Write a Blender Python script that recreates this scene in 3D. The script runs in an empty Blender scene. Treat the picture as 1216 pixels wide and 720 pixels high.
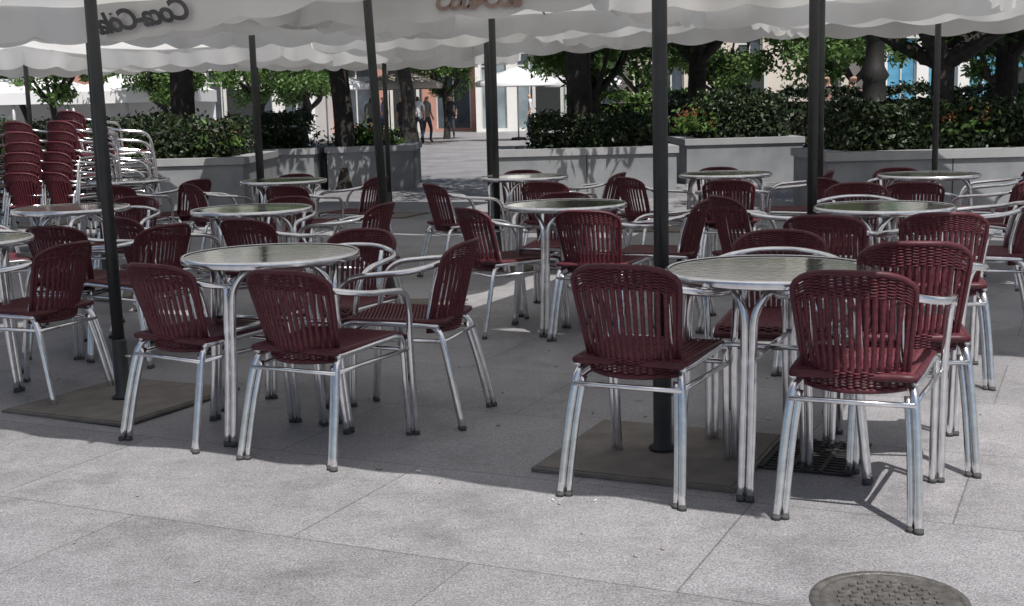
import bpy, bmesh, math, random
import numpy as np
from mathutils import Vector, Matrix, Quaternion, noise
random.seed(7); np.random.seed(7)
scene=bpy.context.scene
COL=scene.collection

# ------------------------------------------------------------ materials
def new_mat(name):
    m=bpy.data.materials.new(name); m.use_nodes=True
    nt=m.node_tree; b=nt.nodes["Principled BSDF"]
    return m,nt,b
def N(nt,t,**k):
    n=nt.nodes.new(t)
    for a,v in k.items(): setattr(n,a,v)
    return n
def noisy(name,c1,c2,scale=8,rough=.6,metal=0,bump=0,bscale=60,detail=4,spec=.5,coord='Object',bdist=.01):
    m,nt,b=new_mat(name)
    tc=N(nt,'ShaderNodeTexCoord'); no=N(nt,'ShaderNodeTexNoise')
    no.inputs['Scale'].default_value=scale; no.inputs['Detail'].default_value=detail
    nt.links.new(tc.outputs[coord],no.inputs['Vector'])
    cr=N(nt,'ShaderNodeValToRGB')
    cr.color_ramp.elements[0].position=.3; cr.color_ramp.elements[1].position=.7
    cr.color_ramp.elements[0].color=(*c1,1); cr.color_ramp.elements[1].color=(*c2,1)
    nt.links.new(no.outputs['Fac'],cr.inputs['Fac']); nt.links.new(cr.outputs['Color'],b.inputs['Base Color'])
    b.inputs['Roughness'].default_value=rough; b.inputs['Metallic'].default_value=metal
    b.inputs['Specular IOR Level'].default_value=spec
    if bump>0:
        n2=N(nt,'ShaderNodeTexNoise'); n2.inputs['Scale'].default_value=bscale; n2.inputs['Detail'].default_value=5
        nt.links.new(tc.outputs[coord],n2.inputs['Vector'])
        bp=N(nt,'ShaderNodeBump'); bp.inputs['Strength'].default_value=bump; bp.inputs['Distance'].default_value=bdist
        nt.links.new(n2.outputs['Fac'],bp.inputs['Height']); nt.links.new(bp.outputs['Normal'],b.inputs['Normal'])
    return m
M={}
M['alu']=noisy('brushed_aluminium',(.72,.72,.74),(.90,.90,.91),30,.19,.95)
M['wicker']=noisy('burgundy_wicker',(.062,.012,.017),(.150,.028,.042),70,.5,0,.3,300,spec=.4)
M['wicker2']=noisy('burgundy_wicker_edge',(.055,.012,.017),(.105,.021,.031),40,.5,spec=.4)
M['top']=noisy('steel_table_top',(.66,.65,.60),(.86,.85,.80),26,.075,.9,.22,34,bdist=.003)
M['rubber']=noisy('rubber_foot',(.05,.05,.05),(.08,.08,.08),20,.8)
M['pole']=noisy('dark_painted_pole',(.018,.02,.02),(.03,.032,.032),12,.45)
M['plate']=noisy('concrete_base_plate',(.135,.12,.105),(.205,.185,.165),9,.85,0,.4,80)
M['rib']=noisy('pale_metal_rib',(.45,.45,.45),(.6,.6,.6),10,.4,.3)
M['ink']=noisy('faded_grey_print',(.05,.05,.055),(.10,.10,.11),8,.8)
M['ink2']=noisy('faded_brown_print',(.26,.17,.14),(.34,.25,.21),8,.8)
M['stone']=noisy('planter_granite',(.18,.19,.20),(.26,.27,.28),3,.8,0,.3,60)
M['cap']=noisy('planter_coping',(.27,.275,.285),(.34,.345,.35),3,.75,0,.2,60)
M['soil']=noisy('soil',(.03,.02,.015),(.06,.045,.03),20,.95)
M['bark']=noisy('tree_bark',(.015,.013,.011),(.042,.036,.031),9,.9,0,.8,40)
M['iron']=noisy('cast_iron',(.012,.012,.012),(.03,.028,.026),40,.65,.0,.3,100)
M['manhole']=noisy('worn_manhole_iron',(.10,.095,.09),(.20,.19,.18),30,.5,.5,.3,100)
M['glass']=noisy('window_glass',(.04,.05,.06),(.09,.11,.13),2,.08,.0)
M['paleglass']=noisy('pale_shop_glass',(.16,.20,.22),(.30,.36,.38),1.2,.1,.0)
M['bluegl']=noisy('blue_shop_glass',(.05,.20,.36),(.14,.40,.55),1.5,.15)
M['cream']=noisy('cream_render',(.54,.48,.41),(.64,.58,.51),1,.9)
M['white']=noisy('white_render',(.70,.69,.66),(.80,.79,.76),1,.9)
M['brick']=noisy('brick_red_render',(.40,.20,.15),(.48,.26,.21),2,.9)
M['trim']=noisy('pale_stone_trim',(.5,.49,.46),(.6,.59,.56),2,.85)
M['roof']=noisy('roof_tile',(.24,.12,.08),(.34,.17,.11),3,.9)
M['tentw']=noisy('white_tent_canvas',(.75,.75,.74),(.8,.8,.8),2,.8)
M['canvasb']=noisy('tan_canvas',(.30,.26,.21),(.38,.33,.27),2,.8)
M['skin']=noisy('skin',(.45,.27,.19),(.5,.31,.22),6,.55)
M['hair']=noisy('hair',(.03,.02,.012),(.05,.03,.02),20,.6)
M['jeans']=noisy('dark_trousers',(.03,.035,.05),(.05,.055,.08),12,.85)
for k,c in dict(shirt_pink=(.50,.28,.27),shirt_white=(.6,.6,.6),shirt_blue=(.12,.17,.27),shirt_black=(.04,.04,.045),shirt_grey=(.2,.19,.18)).items():
    M[k]=noisy(k,tuple(x*.9 for x in c),c,14,.85)
def leafmat(name,a,b_,trans=.35):
    m,nt,b=new_mat(name)
    oi=N(nt,'ShaderNodeNewGeometry'); tc=N(nt,'ShaderNodeTexCoord')
    no=N(nt,'ShaderNodeTexNoise'); no.inputs['Scale'].default_value=2.2
    nt.links.new(tc.outputs['Object'],no.inputs['Vector'])
    mx=N(nt,'ShaderNodeMix',data_type='RGBA')
    ad=N(nt,'ShaderNodeMath',operation='ADD'); ad.use_clamp=True
    mu=N(nt,'ShaderNodeMath',operation='MULTIPLY'); mu.inputs[1].default_value=.6
    nt.links.new(oi.outputs['Random Per Island'],mu.inputs[0]); nt.links.new(mu.outputs[0],ad.inputs[0])
    m2=N(nt,'ShaderNodeMath',operation='MULTIPLY'); m2.inputs[1].default_value=.45
    nt.links.new(no.outputs['Fac'],m2.inputs[0]); nt.links.new(m2.outputs[0],ad.inputs[1])
    nt.links.new(ad.outputs[0],mx.inputs['Factor'])
    mx.inputs['A'].default_value=(*a,1); mx.inputs['B'].default_value=(*b_,1)
    nt.links.new(mx.outputs['Result'],b.inputs['Base Color']); b.inputs['Roughness'].default_value=.5
    if trans>0:
        tr=N(nt,'ShaderNodeBsdfTranslucent'); nt.links.new(mx.outputs['Result'],tr.inputs['Color'])
        ms=N(nt,'ShaderNodeMixShader'); ms.inputs[0].default_value=trans
        nt.links.new(b.outputs[0],ms.inputs[1]); nt.links.new(tr.outputs[0],ms.inputs[2])
        nt.links.new(ms.outputs[0],nt.nodes['Material Output'].inputs[0])
    return m
M['leaf']=leafmat('orange_tree_leaves',(.04,.09,.02),(.16,.27,.07))
M['leafd']=leafmat('dark_tree_leaves',(.015,.035,.012),(.06,.11,.03))
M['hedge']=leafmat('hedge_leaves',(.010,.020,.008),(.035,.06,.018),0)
M['hedgepale']=leafmat('light_hedge_leaves',(.04,.09,.02),(.14,.24,.05),.3)  # paler green leaf colour, partly translucent
M['flower']=leafmat('orange_red_blossom',(.30,.05,.03),(.42,.16,.07),0)
m,nt,b=new_mat('white_canopy_fabric')
tc=N(nt,'ShaderNodeTexCoord'); no=N(nt,'ShaderNodeTexNoise'); no.inputs['Scale'].default_value=1.6; no.inputs['Detail'].default_value=6
nt.links.new(tc.outputs['Object'],no.inputs['Vector'])
cr=N(nt,'ShaderNodeValToRGB'); cr.color_ramp.elements[0].color=(.70,.69,.66,1); cr.color_ramp.elements[1].color=(.83,.83,.82,1)
cr.color_ramp.elements[0].position=.3; cr.color_ramp.elements[1].position=.6
nt.links.new(no.outputs['Fac'],cr.inputs[0]); nt.links.new(cr.outputs[0],b.inputs['Base Color']); b.inputs['Roughness'].default_value=.85
tr=N(nt,'ShaderNodeBsdfTranslucent'); nt.links.new(cr.outputs[0],tr.inputs['Color'])
ms=N(nt,'ShaderNodeMixShader'); ms.inputs[0].default_value=.46
nt.links.new(b.outputs[0],ms.inputs[1]); nt.links.new(tr.outputs[0],ms.inputs[2]); nt.links.new(ms.outputs[0],nt.nodes['Material Output'].inputs[0])
M['canopy']=m
# paving
m,nt,b=new_mat('granite_paving')
tc=N(nt,'ShaderNodeTexCoord'); mp=N(nt,'ShaderNodeMapping'); mp.inputs['Rotation'].default_value=(0,0,math.radians(25)); mp.inputs['Location'].default_value=(.35,.2,0)
nt.links.new(tc.outputs['Object'],mp.inputs['Vector'])
br=N(nt,'ShaderNodeTexBrick'); br.offset=.5
for k,v in (('Scale',1),('Mortar Size',.004),('Mortar Smooth',.4),('Brick Width',1.2),('Row Height',.8)): br.inputs[k].default_value=v
br.inputs['Color1'].default_value=(.250,.245,.255,1); br.inputs['Color2'].default_value=(.300,.293,.305,1); br.inputs['Mortar'].default_value=(.165,.16,.165,1)
nt.links.new(mp.outputs[0],br.inputs['Vector'])
def noi(s,d,r_=.5):
    n=N(nt,'ShaderNodeTexNoise'); n.inputs['Scale'].default_value=s; n.inputs['Detail'].default_value=d; n.inputs['Roughness'].default_value=r_
    nt.links.new(tc.outputs['Object'],n.inputs['Vector']); return n
n1=noi(.8,8,.65); n2=noi(150,2); n3=noi(7,8,.7); n4=noi(45,4,.7); n5=noi(2.2,10,.75)
def mul(fac_out,lo,hi,col_in,fmin=.3,fmax=.7):
    mr=N(nt,'ShaderNodeMapRange'); mr.inputs['From Min'].default_value=fmin; mr.inputs['From Max'].default_value=fmax
    mr.inputs['To Min'].default_value=lo; mr.inputs['To Max'].default_value=hi
    nt.links.new(fac_out,mr.inputs['Value'])
    mm=N(nt,'ShaderNodeVectorMath',operation='SCALE'); nt.links.new(col_in,mm.inputs[0]); nt.links.new(mr.outputs[0],mm.inputs['Scale'])
    return mm.outputs[0]
c=mul(n1.outputs['Fac'],.78,1.14,br.outputs['Color']); c=mul(n2.outputs['Fac'],.56,1.40,c); c=mul(n3.outputs['Fac'],.88,1.11,c); c=mul(n4.outputs['Fac'],.80,1.17,c); c=mul(n5.outputs['Fac'],.74,1.0,c,.36,.50)
vo=N(nt,'ShaderNodeTexVoronoi'); vo.inputs['Scale'].default_value=2.1; vo.inputs['Randomness'].default_value=1
nt.links.new(tc.outputs['Object'],vo.inputs['Vector'])
c=mul(vo.outputs['Distance'],.66,1.0,c,.035,.06)
nt.links.new(c,b.inputs['Base Color'])
mr=N(nt,'ShaderNodeMapRange'); mr.inputs['To Min'].default_value=.34; mr.inputs['To Max'].default_value=.68; nt.links.new(n3.outputs['Fac'],mr.inputs['Value']); nt.links.new(mr.outputs[0],b.inputs['Roughness'])
bp=N(nt,'ShaderNodeBump'); bp.inputs['Strength'].default_value=.35; bp.inputs['Distance'].default_value=.004
nt.links.new(n4.outputs['Fac'],bp.inputs['Height']); nt.links.new(bp.outputs[0],b.inputs['Normal'])
M['paving']=m

# ------------------------------------------------------------ mesh builder
class MB:
    def __init__(s): s.v=[]; s.f=[]; s.m=[]; s.sm=[]; s.mats=[]
    def mi(s,k):
        if k not in s.mats: s.mats.append(k)
        return s.mats.index(k)
    def add(s,vs,fs,mat,smooth=True):
        o=len(s.v); s.v+= [tuple(x) for x in vs]; i=s.mi(mat)
        for f in fs: s.f.append(tuple(o+a for a in f)); s.m.append(i); s.sm.append(smooth)
    def box(s,x0,x1,y0,y1,z0,z1,mat):
        s.add([(x0,y0,z0),(x1,y0,z0),(x1,y1,z0),(x0,y1,z0),(x0,y0,z1),(x1,y0,z1),(x1,y1,z1),(x0,y1,z1)],
              [(0,3,2,1),(4,5,6,7),(0,1,5,4),(1,2,6,5),(2,3,7,6),(3,0,4,7)],mat,False)
    def tube(s,pts,r,mat,seg=8,flat=None,caps=True,radii=None,closed=False):
        pts=[Vector(p) for p in pts]; n=len(pts)
        T=[]
        for i in range(n):
            if closed: t=pts[(i+1)%n]-pts[i-1]
            else: t=pts[min(i+1,n-1)]-pts[max(i-1,0)]
            T.append(t.normalized() if t.length>1e-9 else Vector((0,0,1)))
        up=flat if flat is not None else (Vector((0,0,1)) if abs(T[0].z)<.9 else Vector((1,0,0)))
        nrm=(up-T[0]*up.dot(T[0])).normalized()
        vs=[]
        for i in range(n):
            if flat is not None: nrm=(flat-T[i]*flat.dot(T[i])).normalized()
            else:
                nrm=(nrm-T[i]*nrm.dot(T[i])).normalized()
            bn=T[i].cross(nrm)
            rr=radii[i] if radii else r
            if not isinstance(rr,tuple): rr=(rr,rr)
            for k in range(seg):
                a=2*math.pi*k/seg
                vs.append(pts[i]+nrm*math.cos(a)*rr[0]+bn*math.sin(a)*rr[1])
        fs=[]
        for i in range(n if closed else n-1):
            j=(i+1)%n
            for k in range(seg):
                fs.append((i*seg+k,i*seg+(k+1)%seg,j*seg+(k+1)%seg,j*seg+k))
        if caps and not closed:
            fs.append(tuple(range(seg-1,-1,-1))); fs.append(tuple((n-1)*seg+k for k in range(seg)))
        s.add(vs,fs,mat)
    def lathe(s,prof,mat,seg=32,c=(0,0,0)):
        vs=[];fs=[]
        for r,z in prof:
            for k in range(seg):
                a=2*math.pi*k/seg; vs.append((c[0]+r*math.cos(a),c[1]+r*math.sin(a),c[2]+z))
        for i in range(len(prof)-1):
            for k in range(seg):
                fs.append((i*seg+k,i*seg+(k+1)%seg,(i+1)*seg+(k+1)%seg,(i+1)*seg+k))
        s.add(vs,fs,mat)
    def mesh(s,name):
        me=bpy.data.meshes.new(name); me.from_pydata(s.v,[],s.f)
        for k in s.mats: me.materials.append(M[k])
        me.polygons.foreach_set('material_index',s.m); me.polygons.foreach_set('use_smooth',s.sm)
        me.update(); return me
def obj(name,me,loc=(0,0,0),rz=0,parent=None,scale=None):
    o=bpy.data.objects.new(name,me); COL.objects.link(o)
    o.location=loc; o.rotation_euler=(0,0,rz)
    if scale: o.scale=scale
    if parent: o.parent=parent
    return o
def empty(name,loc,rz=0):
    o=bpy.data.objects.new(name,None); COL.objects.link(o); o.location=loc; o.rotation_euler=(0,0,rz); o.empty_display_size=.2; return o
def cr_path(P,n=6):
    P=[Vector(p) for p in P]; Q=[P[0]*2-P[1]]+P+[P[-1]*2-P[-2]]; out=[]
    for i in range(1,len(Q)-2):
        for k in range(n):
            t=k/n; a,b_,c,d=Q[i-1],Q[i],Q[i+1],Q[i+2]
            out.append(.5*((2*b_)+(c-a)*t+(2*a-5*b_+4*c-d)*t*t+(3*b_-a-3*c+d)*t**3))
    out.append(P[-1]); return out

# ------------------------------------------------------------ chair
def make_chair():
    mb=MB()
    # arm loop + front legs; the loop runs inside the woven back
    R=[(.222,.262,.004),(.224,.245,.22),(.228,.228,.42),(.240,.205,.56),(.252,.145,.626),(.258,.03,.645),(.247,-.075,.655),(.205,-.150,.668),(.150,-.188,.680),(.08,-.224,.688),(0,-.238,.690)]
    L=[(-x,y,z) for x,y,z in R[:-1]][::-1]
    mb.tube(cr_path(R+L,6),.0125,'alu',10)
    for sx in (-1,1):
        mb.tube(cr_path([(sx*.199,.245,.004),(sx*.200,.228,.22),(sx*.203,.21,.40),(sx*.201,.18,.432),(sx*.195,.10,.434),(sx*.188,-.1,.428),(sx*.178,-.19,.425)],5),.0120,'alu',8)
        mb.tube(cr_path([(sx*.206,-.285,.004),(sx*.194,-.24,.22),(sx*.178,-.196,.385),(sx*.155,-.145,.43),(sx*.130,-.140,.50),(sx*.128,-.160,.60),(sx*.128,-.185,.67)],5),.0130,'alu',10)
        mb.tube(cr_path([(sx*.184,-.272,.004),(sx*.173,-.227,.22),(sx*.158,-.186,.385)],5),.0120,'alu',8)
        for fx,fy in ((.2105,.2535),(.195,-.2785)):
            for q in (-.0115,.0115): mb.tube([(sx*fx+q,fy-q*sx*(.6 if fy<0 else -.6),0),(sx*fx+q,fy-q*sx*(.6 if fy<0 else -.6),.014)],.0145,'rubber',8)
        mb.tube([(sx*.212,.215,.372),(sx*.180,-.20,.362)],.009,'alu',8)
    mb.tube([(-.215,.226,.372),(.215,.226,.372)],.009,'alu',8)
    mb.tube([(-.185,-.212,.362),(.185,-.212,.362)],.009,'alu',8)
    def bp(s,h,off=0):
        hw=.146+.034*h
        z=.395+.352*h-.040*(abs(s)**5)*h+.012*(1-s*s)*h
        y=-.205-.085*h+.075*s*s
        nx,ny=-(.075*2*s)/hw,1
        l=math.hypot(nx,ny)
        return Vector((hw*s+nx/l*off,y+ny/l*off,z))
    NR=15
    def nrm_at(s,h): return (bp(s,h,.01)-bp(s,h,0)).normalized()
    rnd=random.Random(3)
    for i in range(NR):
        s=-1+2*(i+.5)/NR
        pts=[];rad=[]; K=64
        for k in range(K+1):
            h=.12+.74*k/K; pts.append(bp(s+rnd.uniform(-.004,.004),h))
            w=(.146+.034*h)/NR
            sl=.80+.22*min(1,abs((h-.5)/.37))**1.6
            rad.append((.0052*(1 if k%2 else .72),w*sl*(1 if k%2 else .90)))
        mb.tube(pts,.01,'wicker',6,flat=nrm_at(s,.5),radii=rad)
    for hs,n in ((.0,13),(.80,15)):
        for j in range(n):
            h=hs+.0133*j+.004; pts=[]
            for k in range(2*NR+1):
                s=-1+2*k/(2*NR); pts.append(bp(s,h,.0048*(1 if (k+(j%2)*2)%4<2 else -1)))
            mb.tube(cr_path(pts,2),.0030,'wicker',5,caps=False)
    rim=[bp(-1,0)]+[bp(-1,h/10) for h in range(1,10)]+[bp(-.985,.985)]+[bp(-.93+1.86*k/16,1.0) for k in range(17)]+[bp(.985,.985)]+[bp(1,h/10) for h in range(9,0,-1)]+[bp(1,0)]+[bp(1-2*k/10,0) for k in range(1,10)]
    mb.tube(rim,.0095,'wicker2',7,closed=True)
    def sp(s,t):
        hw=.178+.018*t; y=-.20+.44*t
        z=.446-.014*(1-s*s)*math.sin(math.pi*min(1,t*1.05))-.02*max(0,(t-.9)/.1)**2
        return Vector((hw*s,y,z))
    rows=58
    for j in range(rows):
        t=(j+.5)/rows
        pts=[sp(-1+2*k/32,t)+Vector((0,0,.0032*(1 if (k+(j%2)*2)%4<2 else -1))) for k in range(33)]
        mb.tube(pts,.0042,'wicker',5,caps=False)
    vs=[];fs=[]
    for j in range(9):
        for k in range(9):
            p=sp(-1+k/4,j/8); vs.append(p-Vector((0,0,.005)))
    for j in range(8):
        for k in range(8): fs.append((j*9+k,j*9+k+1,(j+1)*9+k+1,(j+1)*9+k))
    mb.add(vs,fs,'wicker2')  # thin sheet added below the seat cords to block light through the weave
    rim=[sp(-1,t/10) for t in range(0,11)]+[sp(-1+k/5,1) for k in range(1,10)]+[sp(1,1-t/10) for t in range(0,11)]+[sp(1-k/5,0) for k in range(1,10)]
    mb.tube([p-Vector((0,0,.006)) for p in rim],.0135,'wicker2',7,closed=True)
    return mb.mesh('wicker_armchair_mesh')
CH=make_chair()
def chair(x,y,deg,sc=.925):
    j=random.uniform(-5,5)
    return obj('wicker_armchair',CH,(x,y,0),-math.radians(deg+j),None,(1,1,sc))

# ------------------------------------------------------------ table
def make_table():
    mb=MB()
    mb.lathe([(0,.7),(.335,.7),(.335,.704)],'top',64)
    mb.lathe([(0.0,.704),(.15,.7045),(.334,.704)],'top',64)
    mb.lathe([(.334,.7065),(.340,.709),(.347,.707),(.351,.698),(.350,.684),(.342,.678),(.334,.684),(.332,.699)],'alu',64)
    for a in range(4):
        ca,sa=math.cos(a*math.pi/2),math.sin(a*math.pi/2)
        d=Vector((ca,sa,0)); t=Vector((-sa,ca,0))
        for sgn in (-1,1):
            pts=[d*.325+t*sgn*.014+Vector((0,0,.01)),d*.30+t*sgn*.014+Vector((0,0,.25)),d*.285+t*sgn*.0135+Vector((0,0,.5)),d*.275+t*sgn*.02+Vector((0,0,.60)),d*.25+t*sgn*.055+Vector((0,0,.66)),d*.2+t*sgn*.09+Vector((0,0,.689))]
            mb.tube(cr_path(pts,6),.0135,'alu',10)
            mb.tube([pts[0]-Vector((0,0,.01)),pts[0]+Vector((0,0,.008))],.0155,'rubber',8)
        mb.tube([d*.29+Vector((0,0,.44)),d*.0+Vector((0,0,.44))],.009,'alu',8)
        mb.tube([d*.31+Vector((0,0,.688)),Vector((0,0,.688))],.011,'alu',8)
    return mb.mesh('round_cafe_table_mesh')
TB=make_table()
GA=math.radians(-25)     # terrace grid orientation
def table(x,y,dg=0): return obj('round_cafe_table',TB,(x,y,0),GA+math.radians(dg))

T=[(-.95,4.98),(.86,4.15),(.31,7.1),(1.9,6.4),(-1.5,7.35),(-1.83,10.3),(-2.7,7.8),(.12,9.95),(1.65,9.65),(2.95,8.9),(-2.6,5.9),(-3.3,11.0)]
for x,y in T: table(x,y)
C=[ (1.085,3.855,25,1),(1.375,4.36,14,1.03),(.45,4.13,24,1),(1.0,4.74,200,.97),
    (-1.215,4.95,33),(-.70,4.66,28),(-.42,5.12,-69,.96),(-.78,5.62,205),
    (-.02,7.12,63),(.5,6.85,25),(.86,7.25,-69),(.3,7.7,195),
    (1.5,5.85,25,.97),(1.9,5.6,8,1),(2.45,6.55,-70,1),(1.95,7.05,195,1),(1.35,6.7,70,1),
    (-1.28,6.85,25),(-1.95,7.15,50),(-.98,7.6,-69),(-1.5,8.0,195),
    (-1.6,9.75,25),(-1.3,10.6,-69),(-2.35,10.3,60),(-1.9,10.95,190),
    (-2.3,6.75,20),(-2.2,5.7,-66),(-1.95,6.55,-60),(-3.2,7.7,60),(-2.6,8.4,190),
    (-.35,9.4,60),(.35,9.4,25),(.65,10.2,-69),(.1,10.6,190),
    (1.6,9.05,22),(2.2,9.75,-70),(1.1,9.6,60),(1.7,10.25,190),
    (2.68,8.35,20),(3.25,8.35,-35),(3.55,9.3,-70),(2.95,9.5,190),(2.4,8.95,60),
    (-2.85,10.9,-60),(-3.1,10.4,20)]
for c in C: chair(*c)
# stacked chairs
for k,(x,y,n,dg) in enumerate([(-4.95,11.7,6,20),(-4.45,11.9,5,12),(-4.02,11.8,6,30),(-3.80,12.5,6,75),(-4.75,12.7,6,20),(-4.28,12.8,7,24)]):
    e=empty('stacked_armchairs',(x,y,0),-math.radians(dg))
    for i in range(n):
        obj('armchair_%d'%(i+1),CH,(random.uniform(-.02,.02),.016*i+random.uniform(-.01,.01),.092*i),random.uniform(-.07,.07),e)

# ------------------------------------------------------------ umbrellas
HS=1.25; ZE=2.10; ZA=2.66; ZB=1.86
def make_canopy(seed):
    rnd=random.Random(seed); mb=MB(); n=16
    vs=[];fs=[]
    for side in range(4):
        a=side*math.pi/2; ca,sa=math.cos(a),math.sin(a)
        o=len(vs)
        for i in range(n+1):
            r=i/n
            for j in range(n+1):
                s=-1+2*j/n
                x=HS*r*(1-.03*(1-s*s)*r); y=HS*r*s
                z=ZA-(ZA-ZE)*(r**.92)-.055*(1-s*s)*r*(1-.3*r)-.03*r*(1-s*s)+.008*math.sin(9*s*r+seed)*r
                vs.append((x*ca-y*sa,x*sa+y*ca,z))
        for i in range(n):
            for j in range(n):
                q=o+i*(n+1)+j; fs.append((q,q+n+1,q+n+2,q+1))
    mb.add(vs,fs,'canopy')
    vs=[];fs=[];W=72;Hn=6
    for side in range(4):
        a=side*math.pi/2; ca,sa=math.cos(a),math.sin(a); o=len(vs); ph=rnd.uniform(0,6)
        for j in range(W+1):
            s=-1+2*j/W
            x0=HS*(1-.03*(1-s*s)); y0=HS*s; z0=ZE-.03*(1-s*s)
            drop=.19+.045*abs(math.sin((s+1)*math.pi*2.5))
            for i in range(Hn+1):
                t=i/Hn
                x=x0+t*(.016*math.sin(s*9+ph)+.008*math.sin(s*23+ph*2))*(1-abs(s)**6)-.03*t
                zz=z0-drop*t
                if i==0: zz=ZE-.055*(1-s*s)*.7-.03*(1-s*s)+.002
                vs.append((x*ca-y0*sa,x*sa+y0*ca,zz))
        for j in range(W):
            for i in range(Hn):
                q=o+j*(Hn+1)+i; fs.append((q,q+1,q+Hn+2,q+Hn+1))
    mb.add(vs,fs,'canopy')
    return mb.mesh('canopy_mesh')
CAN=[make_canopy(k) for k in range(3)]
def make_ribs():
    mb=MB()
    for k in range(8):
        a=k*math.pi/4; L=HS*(1.36 if k%2 else .95)
        e=Vector((math.cos(a)*L,math.sin(a)*L,ZE-.02 if k%2 else ZE-.075)); 
        top=Vector((0,0,ZA-.04)); mb.tube([top,e],.009,'rib',6)
        m_=top.lerp(e,.5); mb.tube([Vector((0,0,2.02)),m_],.008,'rib',6)
    mb.lathe([(.0,1.98),(.045,1.98),(.05,2.0),(.05,2.05),(.03,2.07)],'pole',16)
    mb.lathe([(.03,ZA-.1),(.055,ZA-.08),(.055,ZA-.03),(.03,ZA+.02),(.02,ZA+.08),(0,ZA+.1)],'pole',16)
    return mb.mesh('ribs_mesh')
RIB=make_ribs()
def make_pole():
    mb=MB(); r=.027
    mb.tube([(0,0,.02),(0,0,ZA)],r,'pole',12)
    mb.lathe([(.0,.30),(.031,.30),(.033,.29),(.033,.04),(.05,.03),(.05,.021),(0,.021)],'pole',16)
    mb.tube([(.03,0,.22),(.065,0,.22)],.006,'rib',8)
    return mb.mesh('pole_mesh')
POLE=make_pole()
mb=MB(); mb.box(-.36,.36,-.36,.36,.002,.014,'plate'); mb.box(-.345,.345,-.345,.345,.014,.018,'plate'); PLATE=mb.mesh('plate_mesh')
def text_mesh(ink):
    cu=bpy.data.curves.new('lettering','FONT'); cu.body='Coca-Cola'; cu.size=.17; cu.shear=.4; cu.align_x='CENTER'; cu.align_y='CENTER'
    cu.extrude=.0008; cu.offset=.0055; cu.space_character=.86
    o=bpy.data.objects.new('t',cu); COL.objects.link(o); bpy.context.view_layer.update()
    me=bpy.data.meshes.new_from_object(o.evaluated_get(bpy.context.evaluated_depsgraph_get()))
    bpy.data.objects.remove(o); me.materials.clear(); me.materials.append(M[ink])
    return me
TX={k:text_mesh(k) for k in ('ink','ink2')}
def umbrella(x,y,lean=(0,0),rot=0,letters=(),i=0,plate=True,sz=1.0,sxy=1.0,tilt=0):
    e=empty('patio_umbrella',(x,y,0))
    e.rotation_euler=(lean[0],lean[1],GA+math.radians(rot)); e.scale=(1,1,sz)
    top=empty('top_frame',(0,0,2.1)); top.parent=e; top.rotation_euler=(0,math.radians(tilt),0); top.scale=(sxy,sxy,1)
    obj('canopy',CAN[i%3],(0,0,-2.1),(i%4)*math.pi/2,top); obj('ribs',RIB,(0,0,-2.1),0,top); obj('pole',POLE,(0,0,0),0,e)
    if plate: obj('base_plate',PLATE,(0,0,0),0,e)
    for side,ink,lat in letters:
        a=math.radians(side)
        for k,off in enumerate((.020,-.040)):   # print outside; show-through on the inside
            o=obj('lettering_%d'%(k+1),TX[ink],(0,0,0),0,top)
            r=HS*.97+off-.012+.03*(lat/HS)**2
            right=Vector((-math.sin(a),math.cos(a),0)); up=Vector((0,0,1)); nn=Vector((math.cos(a),math.sin(a),0)); q=nn*r+right*lat
            o.matrix_local=Matrix((( right.x,up.x,nn.x,q.x),(right.y,up.y,nn.y,q.y),(0,1,0,1.965-2.1),(0,0,0,1)))
    return e
U=[(-1.74,5.5,(0,math.radians(-.7)),-3,[(90,'ink',.84)],True,.945,1.04,-4.5),
   (.53,4.42,(0,0),0,[],True,1.02,1.08,0),
   (-.76,7.9,(0,math.radians(-2.6)),0,[],True,1.09,1,0),
   (1.63,6.8,(0,0),0,[],True,1.08,1,0),
   (-2.9,9.0,(0,0),0,[],True,1.0,1,0),
   (-.1,10.0,(0,0),3,[(-90,'ink2',.40)],True,1.0,1,0),
   (-2.1,10.7,(0,0),-3,[(-90,'ink2',.90)],True,1.0,1,0),
   (2.32,9.45,(0,0),0,[],True,1.0,1,0),
   (1.5,12.6,(0,0),0,[],True,1.0,1,0),(3.9,11.6,(0,0),2,[],True,.99,1,0),(-2.84,14.6,(0,0),0,[],True,.95,1,0),
   (4.0,5.7,(0,0),0,[],True,1.05,1,0),(5.0,8.2,(0,0),0,[],True,1,1,0),(-5.1,9.9,(0,0),0,[],True,1,1,0),
   (-1.42,15.0,(0,0),4,[],True,.94,1,0),(-.19,12.9,(0,0),-5,[],True,.97,1,0),(-5.6,15.0,(0,0),0,[],True,.95,1,0)]
for i,(x,y,l,r,t,p,sz,sxy,tl) in enumerate(U): umbrella(x,y,l,r,t,i,p,sz,sxy,tl)

# ------------------------------------------------------------ ground
mb=MB(); S=400
mb.add([(-S,-S,0),(S,-S,0),(S,S,0),(-S,S,0)],[(0,1,2,3)],'paving',False); obj('ground',mb.mesh('ground_mesh'))
mb=MB()
mb.lathe([(0,.006),(.15,.006),(.155,.009),(.168,.009),(.172,.004),(.176,.004),(.178,.008),(.195,.008),(.198,.001)],'manhole',48)
for r in (.03,.06,.09,.12):
    k=int(r*2*math.pi/.028)
    for q in range(k):
        a=q*2*math.pi/k; c_,s_=math.cos(a),math.sin(a)
        mb.box(r*c_-.007,r*c_+.007,r*s_-.007,r*s_+.007,.006,.0105,'manhole')
obj('manhole_cover',mb.mesh('manhole_mesh'),(.93,3.02,0))
mb=MB()
for k in range(13):
    mb.box(-.2,.2,-.2+.0325*k-.004,-.2+.0325*k+.010,.003,.008,'iron')
for k in range(5): mb.box(-.2+.1*k-.008,-.2+.1*k+.008,-.205,.205,.0085,.012,'iron')
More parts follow.
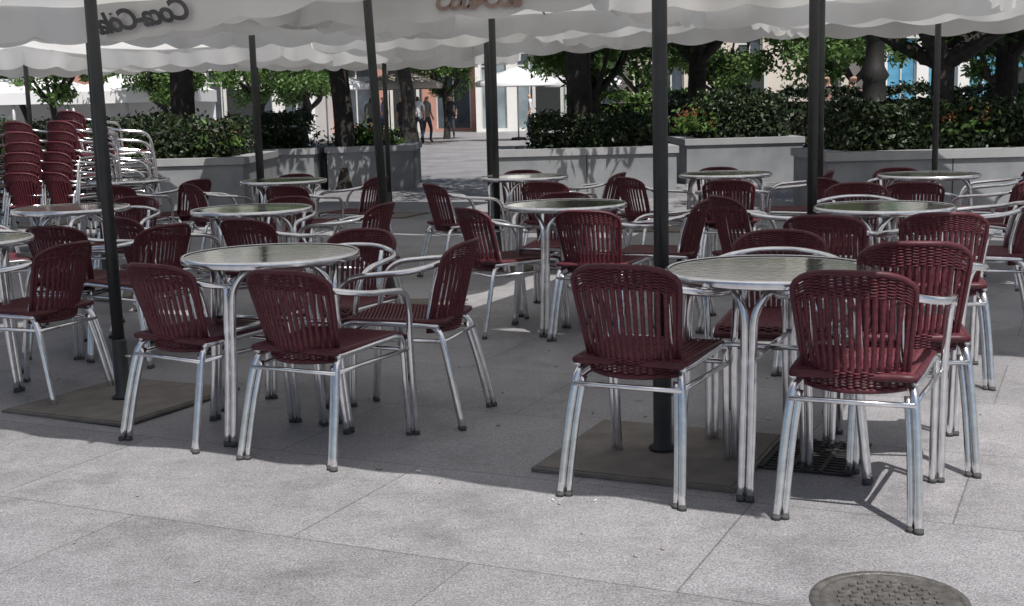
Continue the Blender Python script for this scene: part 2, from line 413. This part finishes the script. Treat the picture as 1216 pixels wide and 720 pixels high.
obj('drain_grate',mb.mesh('drain_mesh'),(1.02,4.35,0),GA)
mb=MB(); rnd=random.Random(11)
for k in range(90):
    x=rnd.uniform(-3,2.5); y=rnd.uniform(2.9,8); a=rnd.uniform(0,3.14); l=rnd.uniform(.004,.012)
    c_,s_=math.cos(a)*l,math.sin(a)*l
    mb.tube([(x-c_,y-s_,.004),(x+c_,y+s_,.0045)],rnd.uniform(.002,.0035),rnd.choice(['tentw','canvasb','canvasb','cap']),5)
obj('litter',mb.mesh('litter_mesh'))

# ------------------------------------------------------------ foliage helper
def leaves(n,fn,size,mat,extra=None):
    P=np.array([fn() for _ in range(n)]); 
    A=np.random.normal(size=(n,3)); A/=np.linalg.norm(A,axis=1)[:,None]
    B=np.random.normal(size=(n,3)); B-=A*(A*B).sum(1)[:,None]; B/=np.linalg.norm(B,axis=1)[:,None]
    s=size*np.random.uniform(.6,1.3,n)[:,None]
    v=np.stack([P-A*s*.9,P-B*s*.42,P+A*s*.9,P+B*s*.42],1).reshape(-1,3)
    f=np.arange(4*n).reshape(-1,4)
    return v,f
def mesh_np(name,parts):
    vs=[];fs=[];mi=[];mats=[];o=0
    for v,f,k in parts:
        if k not in mats: mats.append(k)
        vs.append(np.asarray(v)); fs+= [tuple(int(a)+o for a in q) for q in f]; mi+=[mats.index(k)]*len(f); o+=len(v)
    me=bpy.data.meshes.new(name); me.from_pydata(np.concatenate(vs).tolist(),[],fs)
    for k in mats: me.materials.append(M[k])
    me.polygons.foreach_set('material_index',mi); me.update(); return me
def make_tree(seed,trunk_h,tr,crown_r,crown_h,nl,leaf,size):
    rnd=random.Random(seed); mb=MB()
    top=Vector((rnd.uniform(-.15,.15),rnd.uniform(-.15,.15),trunk_h))
    tp=cr_path([(0,0,-.1),(rnd.uniform(-.05,.05),rnd.uniform(-.05,.05),trunk_h*.5),top],6)
    mb.tube(tp,tr,'bark',12,radii=[tr*(1.35-.55*min(1,i/4)) if i<4 else tr*(.85-.1*i/len(tp)) for i in range(len(tp))])
    cl=[]
    for k in range(7):
        a=k*2*math.pi/7+rnd.uniform(-.4,.4); rr=crown_r*rnd.uniform(.45,.8); zz=trunk_h+crown_h*rnd.uniform(.25,.85)
        e=Vector((math.cos(a)*rr,math.sin(a)*rr,zz)); mid=top.lerp(e,.5)+Vector((math.cos(a)*.15,math.sin(a)*.15,-.12))
        p=cr_path([top-Vector((0,0,.1)),mid,e],5)
        mb.tube(p,tr*.4,'bark',8,radii=[tr*(.6-.5*i/(len(p)-1)) for i in range(len(p))])
        for q in range(3):
            f=mid.lerp(e,rnd.uniform(.2,.9)); g=f+Vector((rnd.uniform(-1,1),rnd.uniform(-1,1),rnd.uniform(.1,.9)))*crown_r*.4
            mb.tube([f,(f+g)/2+Vector((0,0,.05)),g],.02,'bark',5,radii=[tr*.2,tr*.12,tr*.05]); cl.append(g)
        cl.append(e)
    for k in range(26):
        u=rnd.uniform(-1,1); a=rnd.uniform(0,6.28); q=rnd.uniform(.55,1)
        cl.append(Vector((math.cos(a)*math.sqrt(1-u*u)*crown_r*q,math.sin(a)*math.sqrt(1-u*u)*crown_r*q,trunk_h+crown_h*(.5+.5*u*q))))
    rad=[crown_r*rnd.uniform(.2,.36) for _ in cl]
    def fn():
        i=rnd.randrange(len(cl)); c=cl[i]; r=rad[i]
        d=np.random.normal(size=3); d/=np.linalg.norm(d); q=r*(rnd.random()**.45)
        return (c.x+d[0]*q,c.y+d[1]*q,c.z+d[2]*q*.8)
    v,f=leaves(nl,fn,size,leaf)
    bv=np.array(mb.v); 
    return mesh_np('tree_mesh_%d'%seed,[(bv,mb.f,'bark'),(v,f,leaf)])
TA=[make_tree(s,1.55,.10,1.3,2.0,7000,'leaf',.075) for s in (1,2)]      # orange trees
TBg=[make_tree(s,2.35,.23,2.6,4.2,12000,'leafd',.11) for s in (5,6)]  # large dark trees
def tree(x,y,kind,i,sc=1,rz=0): return obj('orange_tree' if kind==0 else 'shade_tree',(TA if kind==0 else TBg)[i%2],(x,y,0),rz,None,(sc,sc,sc))
for i,(x,y,sc) in enumerate([(-4.7,18.4,.95),(-2.6,20.2,.85),(1.05,17.6,.95),(3.2,21.5,.85),(4.75,14.1,.7),(6.0,15.4,.75),(-8.2,20,1),(-3.4,44,1.25),(-6.0,47,1.2),(10,19,1)]):
    tree(x,y,1,i,sc,i*1.3)
for i,(x,y,sc) in enumerate([(-12,34,1.1),(-9.5,36,1),(-6.8,35,1.0),(-5.2,33,.9),(-2.4,50,1.1),(2.2,37,1.1),(3.2,30,1),(5.0,29,.95),(6.9,28,1.0),(8.3,31,1.1),(10.2,27,1.0),(11.8,26,1.0),(13.5,30,1.1),(-15,40,1.2),(-7.6,48,1.3),(15.5,33,1.1),(1.5,21.5,.95)]):
    tree(x,y,0,i,sc,i*2.1)

# ------------------------------------------------------------ planters and hedges
def planter(x0,x1,y0,y1,h=.68,rz=0,soil=True):
    e=empty('stone_planter',((x0+x1)/2,y0,0),rz); w=(x1-x0)/2; d=y1-y0
    mb=MB(); t=.22
    mb.box(-w,w,0,t,0,h-.09,'stone'); mb.box(-w,w,d-t,d,0,h-.09,'stone'); mb.box(-w,-w+t,t,d-t,0,h-.09,'stone'); mb.box(w-t,w,t,d-t,0,h-.09,'stone')
    nj=int(2*w/1.1)
    for k in range(1,nj): 
        xx=-w+k*2*w/nj; mb.box(xx-.006,xx+.006,-.003,.0,0.0,h-.09,'soil')
    obj('wall',mb.mesh('planter_wall'),parent=e)
    mb=MB(); q=.03
    mb.box(-w-q,w+q,-q,t+q,h-.09,h,'cap'); mb.box(-w-q,w+q,d-t-q,d+q,h-.09,h,'cap'); mb.box(-w-q,-w+t+q,t+q,d-t-q,h-.09,h,'cap'); mb.box(w-t-q,w+q,t+q,d-t-q,h-.09,h,'cap')
    obj('coping',mb.mesh('planter_coping'),parent=e)
    mb=MB(); mb.box(-w+t,w-t,t,d-t,.0,h-.15,'soil'); obj('soil',mb.mesh('planter_soil'),parent=e)
    return e
def hedge(x0,x1,y0,y1,z0,z1,n,mat='hedge',size=.045,seed=0):
    rnd=random.Random(seed)
    def fn():
        x=rnd.uniform(x0,x1); y=rnd.uniform(y0,y1); 
        lump=.12*noise.noise(Vector((x*1.3,y*1.3,seed)))+.09*noise.noise(Vector((x*4,y*4,seed+5)))
        zt=z1+lump*1.6
        r=rnd.random()
        if r<.45: z=zt-abs(rnd.gauss(0,.035))+ (abs(rnd.gauss(0,.05)) if rnd.random()<.15 else 0)
        elif r<.9: 
            y=y0+abs(rnd.gauss(0,.05))+lump*.9; z=rnd.uniform(z0,zt)
        else: z=rnd.uniform(z0,zt); x=rnd.choice([x0,x1])+rnd.gauss(0,.04)
        return (x,y,z)
    v,f=leaves(n,fn,size,mat)
    core=MB(); core.box(x0+.12,x1-.12,y0+.16,y1-.12,z0-.1,z1-.16,'bark')
    return obj('hedge',mesh_np('hedge_mesh',[(v,f,mat),(np.array(core.v),core.f,'bark')]))
def flowers(x,y,z,rx,n,seed):
    rnd=random.Random(seed)
    st=[(x+rnd.uniform(-rx,rx),y+rnd.uniform(-.12,.12),z+rnd.uniform(.1,.3)) for _ in range(14)]
    def fn():
        s=rnd.choice(st); return (s[0]+rnd.gauss(0,.05),s[1]+rnd.gauss(0,.04),s[2]+rnd.gauss(0,.035))
    def fg(): return (x+rnd.gauss(0,rx*.7),y+rnd.gauss(0,.12),z+abs(rnd.gauss(0,.14)))
    v,f=leaves(n,fn,.026,'flower'); v2,f2=leaves(n*2,fg,.05,'hedgepale')
    obj('flowering_plant',mesh_np('flower_mesh',[(v,f,'flower'),(v2,f2,'hedgepale')]))
P=[(-9.6,-3.45,16.5,18.9,1),(-4.3,-3.0,19.6,21.6,0),(-2.85,-1.5,20.0,21.8,2),(-.15,2.2,16.6,18.3,3),(2.7,4.45,19.2,21.2,4),(3.35,8.6,13.3,14.9,5)]
for x0,x1,y0,y1,k in P: planter(x0,x1,y0,y1)
hedge(-9.3,-3.7,16.85,18.6,.62,1.14,15000,seed=1)
hedge(-4.0,-3.2,20,21.3,.62,1.15,2500,seed=2)
hedge(-2.6,-1.8,20.3,21.5,.55,.9,1200,seed=3)
hedge(.35,2.0,16.95,18.0,.6,1.02,5000,seed=4)
hedge(2.95,4.3,19.5,20.9,.62,1.3,4000,seed=5)
hedge(3.65,8.4,13.65,14.6,.62,1.14,14000,seed=6)
hedge(3.0,13,22.6,23.8,0,1.35,14000,'hedge',.06,seed=7)
hedge(7.5,12,17.6,18.5,0.3,1.38,8000,'hedgepale',.06,seed=8)
hedge(1.2,3.6,24.6,25.6,0,1.4,4000,'hedgepale',.06,seed=9)
flowers(-2.3,20.45,.7,.40,320,1); flowers(-6.0,16.9,.72,.8,160,2); flowers(2.9,19.6,.8,.25,300,3); flowers(4.9,13.7,.85,.3,70,4); flowers(-3.9,17.1,.8,.25,130,8)

# ------------------------------------------------------------ buildings
def building(name,x0,x1,y,h0,storeys,sh,cols,wall,glass='glass',depth=12,roofk='roof',shopglass=None):
    e=empty(name,((x0+x1)/2,y,0)); w=(x1-x0)/2
    H=h0+storeys*sh
    mb=MB(); mb.box(-w,w,.3,depth,0,H,wall); obj('core_wall',mb.mesh('w'),parent=e)
    mb=MB(); gl=MB(); fr=MB(); pitch=2*w/cols
    def level(z0,z1,sill,head,ww,gk):
        mb.box(-w,w,0,.3,z0,z0+sill,wall); mb.box(-w,w,0,.3,z0+head,z1,wall)
        for c in range(cols+1):
            a=-w+pitch*c-(pitch-ww)/2; b_=a+(pitch-ww); a=max(a,-w); b_=min(b_,w)
            mb.box(a,b_,0,.3,z0+sill,z0+head,wall)
        for c in range(cols):
            cx=-w+pitch*(c+.5); a,b_=cx-ww/2,cx+ww/2
            gl.box(a,b_,.22,.29,z0+sill,z0+head,gk)
            for (p,q) in ((a,a+.07),(cx-.035,cx+.035),(b_-.07,b_)): fr.box(p,q,.16,.218,z0+sill,z0+head,'trim')
            fr.box(a+.07,cx-.035,.165,.218,z0+head-.6,z0+head-.53,'trim')
            fr.box(a-.12,b_+.12,-.1,-.002,z0+sill-.1,z0+sill,'trim') if sill>.3 else None
            fr.box(a-.1,b_+.1,-.05,-.002,z0+head,z0+head+.18,'trim')
    level(0,h0,.15 if shopglass else .9,h0-.8,pitch*.72 if shopglass else 1.1,shopglass or glass)
    for s in range(storeys): level(h0+s*sh,h0+(s+1)*sh,.9,sh-.5,1.1,glass)
    obj('facade',mb.mesh('f'),parent=e); obj('windows',gl.mesh('g'),parent=e); obj('window_frames',fr.mesh('fr'),parent=e)
    mb=MB(); mb.box(-w-.3,w+.3,-.35,depth+.3,H,H+.3,'trim'); mb.box(-w-.08,w+.08,-.12,-.003,h0-.12,h0+.12,'trim')
    obj('cornice',mb.mesh('c'),parent=e)
    mb=MB(); mb.add([(-w-.3,-.35,H+.3),(w+.3,-.35,H+.3),(w+.3,depth+.3,H+.3),(-w-.3,depth+.3,H+.3),(-w+2,depth/2,H+2.2),(w-2,depth/2,H+2.2)],[(0,1,5,4),(1,2,5),(2,3,4,5),(3,0,4)],roofk,False)
    obj('roof',mb.mesh('r'),parent=e)
    mb=MB(); mb.box(-.6,.6,-.06,.14,.02,2.3,'pole'); mb.box(-.75,-.6,-.08,.14,.0,2.4,'trim'); mb.box(.6,.75,-.08,.14,0,2.4,'trim'); obj('door',mb.mesh('d'),parent=e)
building('brick_house',-34,-16,58,4.2,2,3.4,6,'brick')
building('rendered_house',-16,-9,60,4,3,3.3,4,'white',shopglass='glass')
building('townhouse',-9,-1.5,66,4.2,3,3.3,3,'brick',shopglass='glass')
building('shop_building',-1.5,5.5,62,4.5,3,3.3,4,'white',shopglass='paleglass')
building('cream_building',5.5,15.8,56,5.0,3,3.6,3,'cream')
building('modern_shop_building',15.8,28,54,4.4,2,3.4,7,'white',glass='bluegl',shopglass='bluegl')
building('rendered_house',28,48,58,4.4,2,3.4,6,'cream')
building('rendered_house',-56,-34,56,4.4,2,3.4,7,'white')

def marquee(x,y,w,d,he,hp):
    e=empty('white_marquee',(x,y,0)); mb=MB(); a,b_=w/2,d/2
    mb.add([(-a,-b_,he),(a,-b_,he),(a,b_,he),(-a,b_,he),(-a*.25,0,hp),(a*.25,0,hp)],[(0,1,5,4),(1,2,5),(2,3,4,5),(3,0,4)],'tentw',False)
    mb.box(-a,a,-b_-.02,-b_,he-.35,he,'tentw'); mb.box(-a,a,b_,b_+.02,he-.35,he,'tentw'); mb.box(-a-.02,-a,-b_,b_,he-.35,he,'tentw'); mb.box(a,a+.02,-b_,b_,he-.35,he,'tentw')
    mb.box(-a,a,b_-.2,b_-.15,0,he-.35,'tentw')
    obj('roof',mb.mesh('mr'),parent=e); mb=MB()
    for sx in (-1,0,1):
        for sy in (-1,1): mb.tube([(sx*(a-.1),sy*(b_-.1),0),(sx*(a-.1),sy*(b_-.1),he-.02)],.05,'rib',8)
    obj('posts',mb.mesh('mp'),parent=e)
marquee(-10.8,38,3.6,3.4,1.95,2.5); marquee(-14.8,40,3.8,3.4,2.0,2.6)
def market_umbrella(x,y,k,r=1.5,z=2.1):
    e=empty('market_umbrella',(x,y,0)); mb=MB(); mb.lathe([(r,z-.18),(r,z),(r*.5,z+.3),(0,z+.5)],k,8); obj('canopy',mb.mesh('mu'),parent=e)
    mb=MB(); mb.tube([(0,0,0),(0,0,z+.55)],.03,'rib',8); mb.lathe([(0,.12),(.25,.1),(.3,0)],'iron',12); obj('pole',mb.mesh('mup'),parent=e)
for x,y,k in [(.4,46,'tentw'),(-6.2,44,'tentw'),(-3.8,46,'canvasb'),(3.0,50,'tentw'),(-7.9,47,'tentw')]: market_umbrella(x,y,k)

e=empty('street_lamp',(6.35,22.1,0)); mb=MB()
mb.lathe([(.0,0),(.36,0),(.36,.35),(.27,.45),(.23,.9),(.28,1.0),(.22,1.1),(.19,1.5),(.25,1.6),(.17,1.75),(.15,2.2),(.22,2.3),(.11,2.45),(.08,3.8),(.13,3.9),(.05,4.0)],'iron',16)
obj('column',mb.mesh('lc'),parent=e); mb=MB()
mb.lathe([(.0,4.0),(.1,4.02),(.2,4.5),(.16,4.55)],'tentw',8); mb.lathe([(.24,4.55),(.1,4.75),(.02,4.95),(0,4.96)],'iron',8); obj('lantern',mb.mesh('ll'),parent=e)

# ------------------------------------------------------------ people (distant)
def person(x,y,rz,shirt,h=1.7,stride=.12,arm=.1,hairlong=False):
    k=h/1.7
    V=[(0,0,.93,.135),(0,0,1.12,.12),(0,.0,1.3,.145),(0,0,1.42,.11),(0,.01,1.5,.052),(0,.02,1.57,.085),(0,.02,1.65,.09),
       (-.1,0,.86,.09),(-.105,stride,.48,.06),(-.11,stride*.4,.09,.042),(-.115,stride*.4+.13,.03,.035),
       (.1,0,.86,.09),(.105,-stride*.4,.48,.06),(.11,-stride*1.6,.09,.042),(.115,-stride*1.6+.13,.03,.035),
       (-.18,0,1.38,.055),(-.22,-.02,1.1,.042),(-.22,arm,.87,.032),(-.22,arm+.04,.79,.028),
       (.18,0,1.38,.055),(.22,-.02,1.1,.042),(.22,-arm+.1,.87,.032),(.22,-arm+.14,.79,.028),(0,.105,1.615,.016)]
    E=[(0,1),(1,2),(2,3),(3,4),(4,5),(5,6),(0,7),(7,8),(8,9),(9,10),(0,11),(11,12),(12,13),(13,14),(3,15),(15,16),(16,17),(17,18),(3,19),(19,20),(20,21),(21,22),(5,23)]
    me=bpy.data.meshes.new('p'); me.from_pydata([(a*k,b_*k,c*k) for a,b_,c,r in V],E,[])
    o=bpy.data.objects.new('p',me); COL.objects.link(o); o.modifiers.new('s','SKIN'); ss=o.modifiers.new('ss','SUBSURF'); ss.levels=1
    for i,(a,b_,c,r) in enumerate(V): me.skin_vertices[0].data[i].radius=(r*k,r*k*(.75 if i<4 else 1))
    me.skin_vertices[0].data[0].use_root=True
    bpy.context.view_layer.update()
    m2=bpy.data.meshes.new_from_object(o.evaluated_get(bpy.context.evaluated_depsgraph_get())); bpy.data.objects.remove(o)
    m2.materials.clear()
    for q in ('jeans',shirt,'skin','hair'): m2.materials.append(M[q])
    for p in m2.polygons:
        c=p.center/k; p.use_smooth=True
        if c.z>1.48: p.material_index=3 if (c.z>1.68 or c.y<-.01) else 2
        elif c.z>.93 and not (abs(c.x)>.17 and c.z<1.14): p.material_index=1
        elif abs(c.x)>.185 and c.z>.7: p.material_index=2
        else: p.material_index=0
    obj('person',m2,(x,y,0),rz)
for a in [(-3.1,44.5,.3,'shirt_white'),(-3.7,45,2.5,'shirt_black'),(-2.9,46,4,'shirt_grey'),(-4.3,44.8,1.2,'shirt_blue'),(6.15,24.6,2.9,'shirt_pink'),(6.75,25.0,3.4,'shirt_pink'),(.9,49,1.5,'shirt_white'),(-4.9,46,0,'shirt_grey'),(-2.2,50,3,'shirt_black')]: person(*a)

# ------------------------------------------------------------ sky, sun, camera
w=bpy.data.worlds.new("World"); scene.world=w; w.use_nodes=True; nt=w.node_tree
sk=nt.nodes.new('ShaderNodeTexSky'); sk.sky_type='NISHITA'; sk.sun_disc=False
sk.sun_elevation=math.radians(60); sk.sun_rotation=math.radians(157.6); sk.dust_density=2.0
nt.links.new(sk.outputs[0],nt.nodes['Background'].inputs[0]); nt.nodes['Background'].inputs[1].default_value=.075
sl=bpy.data.lights.new('sun','SUN'); sl.energy=5.0; sl.angle=math.radians(.5); sl.color=(1,.965,.92)
so=bpy.data.objects.new('sun',sl); COL.objects.link(so)
so.rotation_euler=Vector((-.19,.46,-.866)).to_track_quat('-Z','Y').to_euler(); so.location=(5,-10,20)
cam=bpy.data.cameras.new('camera'); co=bpy.data.objects.new('camera',cam); COL.objects.link(co)
cam.sensor_width=36; cam.lens=1500/1216*36; cam.clip_end=1500
p=math.atan(235/1500); r=.026
fw=Vector((0,math.cos(p),-math.sin(p))); rt=Vector((1,0,0)); up=Vector((0,math.sin(p),math.cos(p)))
R2=(rt*math.cos(r)-up*math.sin(r)); U2=(up*math.cos(r)+rt*math.sin(r))
co.matrix_world=Matrix(((R2.x,U2.x,-fw.x,0),(R2.y,U2.y,-fw.y,0),(R2.z,U2.z,-fw.z,1.26),(0,0,0,1)))
scene.camera=co
scene.view_settings.view_transform='Standard'; scene.view_settings.look='None'; scene.view_settings.exposure=0
